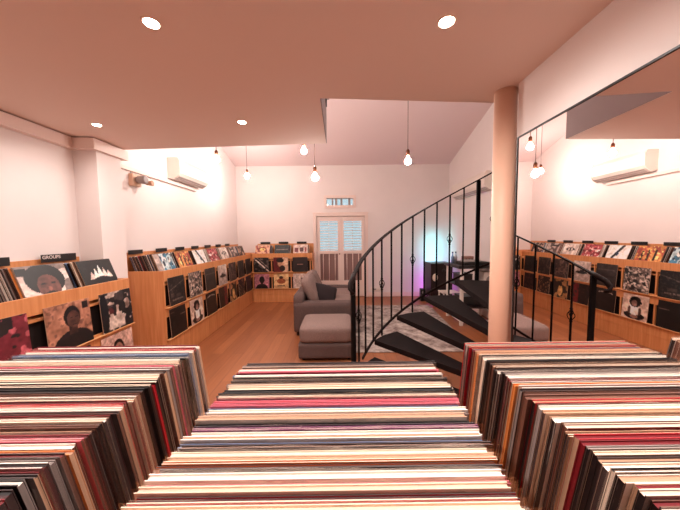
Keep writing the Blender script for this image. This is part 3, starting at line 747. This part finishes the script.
pil = build('throw_pillow', b, M['pillow'], None, loc=(SX0+.40, SY0+.36, .46)); tag(pil, 'dark plum throw pillow leaning on the sofa behind its near arm', 'pillow')
ot = thing('ottoman', (-.16, 3.38, 0), 'grey tweed ottoman in front of the sofa arm', 'ottoman')
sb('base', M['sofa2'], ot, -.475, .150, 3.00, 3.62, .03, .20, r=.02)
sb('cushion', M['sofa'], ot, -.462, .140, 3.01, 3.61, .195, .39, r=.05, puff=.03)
for x in (-.42, .10):
    for y in (3.06, 3.56):
        b = NB(); lathe(b, (x, y, 0), [(.018, 0), (.022, .035)], 12); build('foot', b, M['blackwood'], ot)
b = NB(); n = 24
prism(b, [(.16, 3.22), (1.62, 3.20), (1.78, 5.42), (.16, 5.45)], .0005, .012)
rug = build('area_rug', b, M['rug'], None, loc=(.9, 4.3, 0), bevel=.004); tag(rug, 'mottled grey and cream area rug beyond the spiral stair', 'rug')

# ------------------------------------------------------------------ speaker, lamp and turntable desk
sk = thing('floor_speaker', (2.08, 5.72, 0), 'dark wood floor-standing loudspeaker with a pale cone, against the back wall', 'speaker')
bx('cabinet', M['blackwood'], sk, 1.86, 2.30, 5.55, 5.95, .13, H-.57, bevel=.006)
b = NB(); lathe(b, (1.945, 5.549, H-.86), [(.055, 0), (.05, -.012), (.03, -.006), (.015, -.010)], 24, ax='y')
for v in b.verts: v.co.z = H-.86+(v.co.z-(H-.86))*1.45
build('woofer_cone', b, M['cream'], sk)
b = NB(); lathe(b, (2.12, 5.549, H-.72), [(.035, 0), (.035, -.008), (.01, -.012)], 20, ax='y'); build('tweeter', b, M['black'], sk)
for x in (1.90, 2.26):
    for y in (5.59, 5.91):
        b = NB(); lathe(b, (x, y, 0), [(.012, 0), (.02, .13)], 10); build('leg', b, M['black'], sk)
lp = thing('light_stick', (2.14, 6.04, 0), 'slim colour-changing light stick glowing cyan and violet behind the speaker', 'lamp')
b = NB(); lathe(b, (2.14, 6.04, 0), [(.09, 0), (.09, .012), (.02, .02)], 24); build('base', b, M['black'], lp)
b = NB(); box(b, 2.13, 2.15, 6.032, 6.048, .02, 1.42); build('pole', b, M['white_plastic'], lp)
b = NB(); box(b, 2.133, 2.147, 6.049, 6.053, .74, 1.38); build('upper_light_strip', b, M['cyan_led'], lp)
b = NB(); box(b, 2.133, 2.147, 6.049, 6.053, .06, .62); build('lower_light_strip', b, M['violet_led'], lp)
t = thing('small_speaker', (1.82, 5.92, 0), 'small black object with round front on the floor left of the big speaker', 'speaker')
bx('cabinet', M['black'], t, 1.73, 1.83, 5.78, 5.9, 0, .26, bevel=.004)
b = NB(); lathe(b, (1.78, 5.779, .19), [(.03, 0), (.028, -.006), (.008, -.004)], 16, ax='y'); build('cone', b, M['grey_plastic'], t)

dt = thing('turntable_desk', (2.13, 4.6, 0), 'black-topped desk on white metal legs by the right wall', 'desk')
TX0, TX1, TY0, TY1, TZ = 1.84, 2.47, 4.13, 4.74, .93
bx('desk_top', M['black'], dt, TX0-.03, TX1, TY0, TY1, TZ-.045, TZ, bevel=.004)
bx('shelf', M['blackwood'], dt, TX0, TX1, TY0+.05, TY1-.05, .60, .62, bevel=.002)
bx('shelf', M['blackwood'], dt, TX0, TX1, TY0+.05, TY1-.05, .26, .28, bevel=.002)
for x in (TX0+.03, TX1-.04):
    for y in (TY0+.04, TY1-.04): bx('leg', M['white_plastic'], dt, x-.022, x+.022, y-.022, y+.022, 0, TZ-.046, bevel=.003)
for z in (.05,):
    bx('foot_rail', M['white_plastic'], dt, TX0+.053, TX1-.063, TY0+.03, TY0+.05, z, z+.03, bevel=.003)
    bx('foot_rail', M['white_plastic'], dt, TX0+.02, TX0+.04, TY0+.063, TY1-.063, z, z+.03, bevel=.003)
tt = thing('turntable', (2.11, 4.35, TZ), 'record player with silver platter on the black-topped desk', 'turntable')
bx('plinth', M['charcoal'] if 'charcoal' in M else M['black'], tt, 1.92, 2.30, 4.20, 4.50, TZ, TZ+.05, bevel=.005)
b = NB(); lathe(b, (2.08, 4.35, TZ+.05), [(.145, 0), (.145, .014), (.14, .018)], 32); build('platter', b, M['grey_plastic'], tt)
b = NB(); tube(b, [(2.26, 4.46, TZ+.09), (2.26, 4.34, TZ+.085), (2.19, 4.27, TZ+.08)], .005, 8); lathe(b, (2.26, 4.46, TZ+.05), [(.02, 0), (.016, .05)], 12); build('tonearm', b, M['white_plastic'], tt)
am = thing('amplifier', (2.16, 4.64, TZ), 'small boxy reddish amplifier at the back of the desk', 'amplifier')
bx('case', mat('copper_case', (150, 110, 100), .4), am, 2.09, 2.25, 4.58, 4.70, TZ, TZ+.11, bevel=.006)
b = NB()
for k in range(3): lathe(b, (2.12+k*.05, 4.579, TZ+.06), [(.014, 0), (.012, -.012)], 14, ax='y')
build('knobs', b, M['black'], am)
for i, (x, y, c, nm) in enumerate(((1.90, 4.60, (120, 140, 170), 'blue-tinted'), (1.97, 4.64, (170, 170, 175), 'clear pale'))):
    b = NB(); lathe(b, (x, y, TZ), [(.024, 0), (.025, .10), (.010, .13), (.010, .17)], 14)
    t = thing('bottle', (x, y, TZ), f'small {nm} bottle at the left end of the black desk', 'bottle'); build('bottle_body', b, mat(f'bottle_{i}', c, .15), t)
    b = NB(); lathe(b, (x, y, TZ+.17), [(.012, 0), (.012, .018)], 12); build('cap', b, M['black'], t)
t = thing('desk_speaker', (2.33, 4.32, .62), 'white desk speaker with dark cone on the shelf under the desk top', 'speaker')
bx('cabinet', M['white_plastic'], t, 2.24, 2.42, 4.22, 4.40, .62, .82, bevel=.006)
b = NB(); lathe(b, (2.33, 4.219, .70), [(.06, 0), (.055, -.006), (.02, -.002)], 20, ax='y'); build('cone', b, M['grey_plastic'], t)
t = thing('storage_box', (2.0, 4.5, .62), 'dark storage box on the upper shelf of the desk', 'box')
bx('body', M['blackwood'], t, 1.92, 2.12, 4.35, 4.62, .62, .76, bevel=.004); bx('lid', M['black'], t, 1.915, 2.125, 4.345, 4.625, .761, .775, bevel=.003)
t = thing('receiver', (2.1, 4.5, .28), 'black hi-fi receiver on the lowest shelf of the desk', 'receiver')
bx('case', M['black'], t, 1.94, 2.34, 4.3, 4.6, .28, .42, bevel=.005)
b = NB(); lathe(b, (2.24, 4.299, .35), [(.03, 0), (.028, -.015)], 18, ax='y'); build('volume_knob', b, M['grey_plastic'], t)
t = thing('stool', (2.03, 5.22, 0), 'low white metal frame stool behind the desk', 'stool')
bx('seat', M['white_plastic'], t, 1.93, 2.25, 5.07, 5.35, .30, .325, bevel=.004)
for x in (1.95, 2.23):
    for y in (5.09, 5.33): bx('leg', M['white_plastic'], t, x-.012, x+.012, y-.012, y+.012, 0, .30, bevel=.002)

# ------------------------------------------------------------------ air conditioners, trunking, wall camera, socket
def aircon(name_label, xw, sgn, y0, y1, z0, z1):
    """hangs on the wall x=xw and faces sgn*x"""
    t = thing('air_conditioner', (xw, (y0+y1)/2, z0), name_label, 'air conditioner', 'wall air conditioners')
    prof = [(0, z0+.02), (.07, z0), (.145, z0+.05), (.17, z0+.09), (.17, z1-.05), (.14, z1), (0, z1)]
    b = NB()
    vs = [[b.verts.new((xw+sgn*p[0], y, p[1])) for p in prof] for y in (y0+.02, y1-.02)]
    b.faces.new(vs[0]); b.faces.new(vs[1])
    for i in range(len(prof)): b.faces.new((vs[0][i], vs[0][(i+1)%len(prof)], vs[1][(i+1)%len(prof)], vs[1][i]))
    build('body', b, M['white_plastic'], t, bevel=.006)
    for ya, yb in ((y0, y0+.019), (y1-.019, y1)):
        b = NB(); p2 = [(p[0]*1.02, p[1]) for p in prof]
        vs = [[b.verts.new((xw+sgn*p[0], y, p[1])) for p in p2] for y in (ya, yb)]
        b.faces.new(vs[0]); b.faces.new(vs[1])
        for i in range(len(prof)): b.faces.new((vs[0][i], vs[0][(i+1)%len(prof)], vs[1][(i+1)%len(prof)], vs[1][i]))
        build('end_cap', b, M['white_plastic'], t, bevel=.003)
    b = NB()
    for k in range(2):
        f0, f1 = .2+.42*k, .5+.42*k
        pa = Vector((xw+sgn*(.07+.075*f0+.004), 0, z0+.05*f0-.004)); pb = Vector((xw+sgn*(.07+.075*f1+.004), 0, z0+.05*f1-.004))
        q = [b.verts.new((p.x, y, p.z+dz)) for dz in (0, .003) for y in (y0+.04, y1-.04) for p in (pa, pb)]
        for f in ((0,1,3,2),(4,5,7,6),(0,1,5,4),(2,3,7,6),(0,2,6,4),(1,3,7,5)): b.faces.new([q[i] for i in f])
    build('louvre_vanes', b, M['vane'], t)
aircon('white wall air conditioner high on the far left wall, past the column', XL, 1, 3.80, 4.62, H+.80, H+1.09)
aircon('white wall air conditioner high on the right wall, behind the stair rail', XR, -1, 4.45, 5.75, H+.72, H+1.02)
b = NB(); prism(b, [(XL, 2.80), (XL+.035, 2.80), (XL+.035, 4.50), (XL, 4.50)], H+.745, H+.785)
o = build('cable_trunking', b, M['trim'], None, loc=(XL, 3.6, H+.76), bevel=.003); tag(o, 'long white cable trunking running along the far left wall to the air conditioner', 'trunking')
t = thing('wall_spotlight', (XL, 3.12, H+.65), 'small twin-headed security lamp under the trunking on the left wall', 'security lamp')
bx('mount', mat('beige_plastic', (214, 176, 150), .5), t, XL, XL+.05, 3.09, 3.22, H+.59, H+.72, bevel=.006)
b = NB(); lathe(b, (XL+.10, 3.15, H+.66), [(.03, -.05), (.04, -.03), (.045, .05), (.03, .055)], 18, ax='x'); build('lamp_head', b, M['grey_plastic'], t)
b = NB(); lathe(b, (XL+.11, 3.26, H+.64), [(.02, -.03), (.032, .04), (.02, .045)], 18, ax='x'); build('lamp_head', b, mat('tan_head', (186, 142, 116), .5), t)
b = NB(); tube(b, [(XL+.05, 3.18, H+.64), (XL+.09, 3.26, H+.63)], .008, 8); build('bracket', b, M['grey_plastic'], t)
b = NB(); tube(b, [(XL+.006, 3.12, H+.72), (XL+.006, 3.12, H+.744)], .004, 6); build('cable', b, M['grey_plastic'], t)
t = thing('wall_socket', (.86, YB, .17), 'long white socket box on the back wall just above the baseboard', 'socket')
bx('plate', M['white_plastic'], t, .72, 1.02, YB-.03, YB, .14, .21, bevel=.003)
bx('socket_inserts', M['grey_plastic'], t, .78, .84, YB-.034, YB-.0301, .16, .19)
# black fitting on the parapet face
t = thing('void_spotlight', (ER[0], 2.30, H+1.10), 'small black bracket fitting on the parapet face above the low ceiling edge', 'bracket')
bx('plate', M['black'], t, ER[0]+.0065, ER[0]+.016, 2.24, 2.32, H+1.05, H+1.22, bevel=.002); bx('arm', M['black'], t, ER[0]+.0161, ER[0]+.035, 2.26, 2.30, H+1.10, H+1.20, bevel=.002)

# ------------------------------------------------------------------ lamps
def downlight(x, y, label, power=15.5):
    z = ceilz(x); t = thing('downlight', (x, y, z), label, 'downlight', 'recessed ceiling downlights')
    b = NB(); lathe(b, (x, y, z), [(.026, -.001), (.031, -.003), (.035, -.0005), (.035, .001)], 32); build('rim', b, M['rim'], t)
    b = NB(); lathe(b, (x, y, z), [(.001, -.004), (.0255, -.0035), (.0255, -.0015)], 28); build('lens', b, M['down'], t)
    L = bpy.data.lights.new('downlight_lamp', 'SPOT'); L.energy = power; L.color = lin((255, 246, 240)); L.shadow_soft_size = .026; L.spot_size = math.radians(165); L.spot_blend = 1
    o = bpy.data.objects.new('downlight_lamp', L); col.objects.link(o); o.parent = t; o.location = (0, 0, -.012)
downlight(-.705, 1.11, 'recessed downlight at the upper left of the low ceiling')
downlight(.405, 1.065, 'recessed downlight nearest the mirror, upper right of the low ceiling', 13)
downlight(-1.81, 2.14, 'recessed downlight closest to the left wall cornice', 9)
downlight(-.68, 2.02, 'recessed downlight near the corner of the low ceiling')
downlight(-.685, .15, 'recessed downlight behind the camera on the left')
downlight(.40, .10, 'recessed downlight behind the camera on the right')
downlight(-1.78, .9, 'recessed downlight over the near left shelves', 7)
def pendant(x, y, zb, label, r=.035):
    top = vaultz(y); t = thing('pendant_bulb', (x, y, zb), label, 'pendant lamp', 'bare hanging bulbs')
    b = NB(); tube(b, [(x, y, zb+.125), (x, y, top-.02)], .0035, 8); build('cord', b, M['cord'], t)
    b = NB(); lathe(b, (x, y, zb), [(.013, .055), (.02, .06), (.02, .105), (.010, .125)], 16); build('socket', b, M['brass'], t)
    b = NB(); lathe(b, (x, y, top-.02), [(.045, .015), (.045, .005), (.01, -.01)], 20); build('ceiling_rose', b, M['brass'], t)
    b = NB(); prof = []
    for k in range(13):
        a = -PI/2+PI*k/12*.9; prof.append((max(.001, r*math.cos(a)), r*math.sin(a)))
    prof.append((.013, .055)); lathe(b, (x, y, zb), prof, 20); build('bulb', b, M['bulb'], t)
pendant(-.253, 3.05, H+.64, 'hanging bulb left of the door, in front of the back wall')
pendant(-1.56, 3.62, H+1.00, 'hanging bulb nearest the left air conditioner')
pendant(-.41, 3.40, H+1.03, 'hanging bulb half tucked behind the low ceiling edge')
pendant(-1.64, 5.05, H+1.10, 'hanging bulb deepest in the room, near the left back corner', .042)
pendant(.745, 3.0, H+.79, 'hanging bulb on a long cord right of the door, above the stair rail')

# ------------------------------------------------------------------ sky, camera, view
w = bpy.data.worlds.new('world'); scn.world = w; w.use_nodes = True
bg = w.node_tree.nodes['Background']; bg.inputs[0].default_value = (*lin((196, 232, 244)), 1); bg.inputs[1].default_value = .26
cam = bpy.data.cameras.new('camera'); co = bpy.data.objects.new('camera', cam); col.objects.link(co)
cam.sensor_fit = 'HORIZONTAL'; cam.sensor_width = 36; cam.lens = 275.49/680*36; cam.clip_start = .02
p, r, y = .0678, -.0121, -.0029
F = Vector((-math.sin(y)*math.cos(p), math.cos(y)*math.cos(p), -math.sin(p))); Rv = Vector((math.cos(y), math.sin(y), 0)); U = Rv.cross(F)
R2 = Rv*math.cos(r)+U*math.sin(r); U2 = -Rv*math.sin(r)+U*math.cos(r)
mm = Matrix((R2, U2, -F)).transposed().to_4x4(); mm.translation = (0, 0, H); co.matrix_world = mm
scn.camera = co
vs = scn.view_settings; vs.view_transform = 'Standard'; vs.look = 'None'; vs.gamma = 1; vs.exposure = 1.8; vs.use_curve_mapping = False
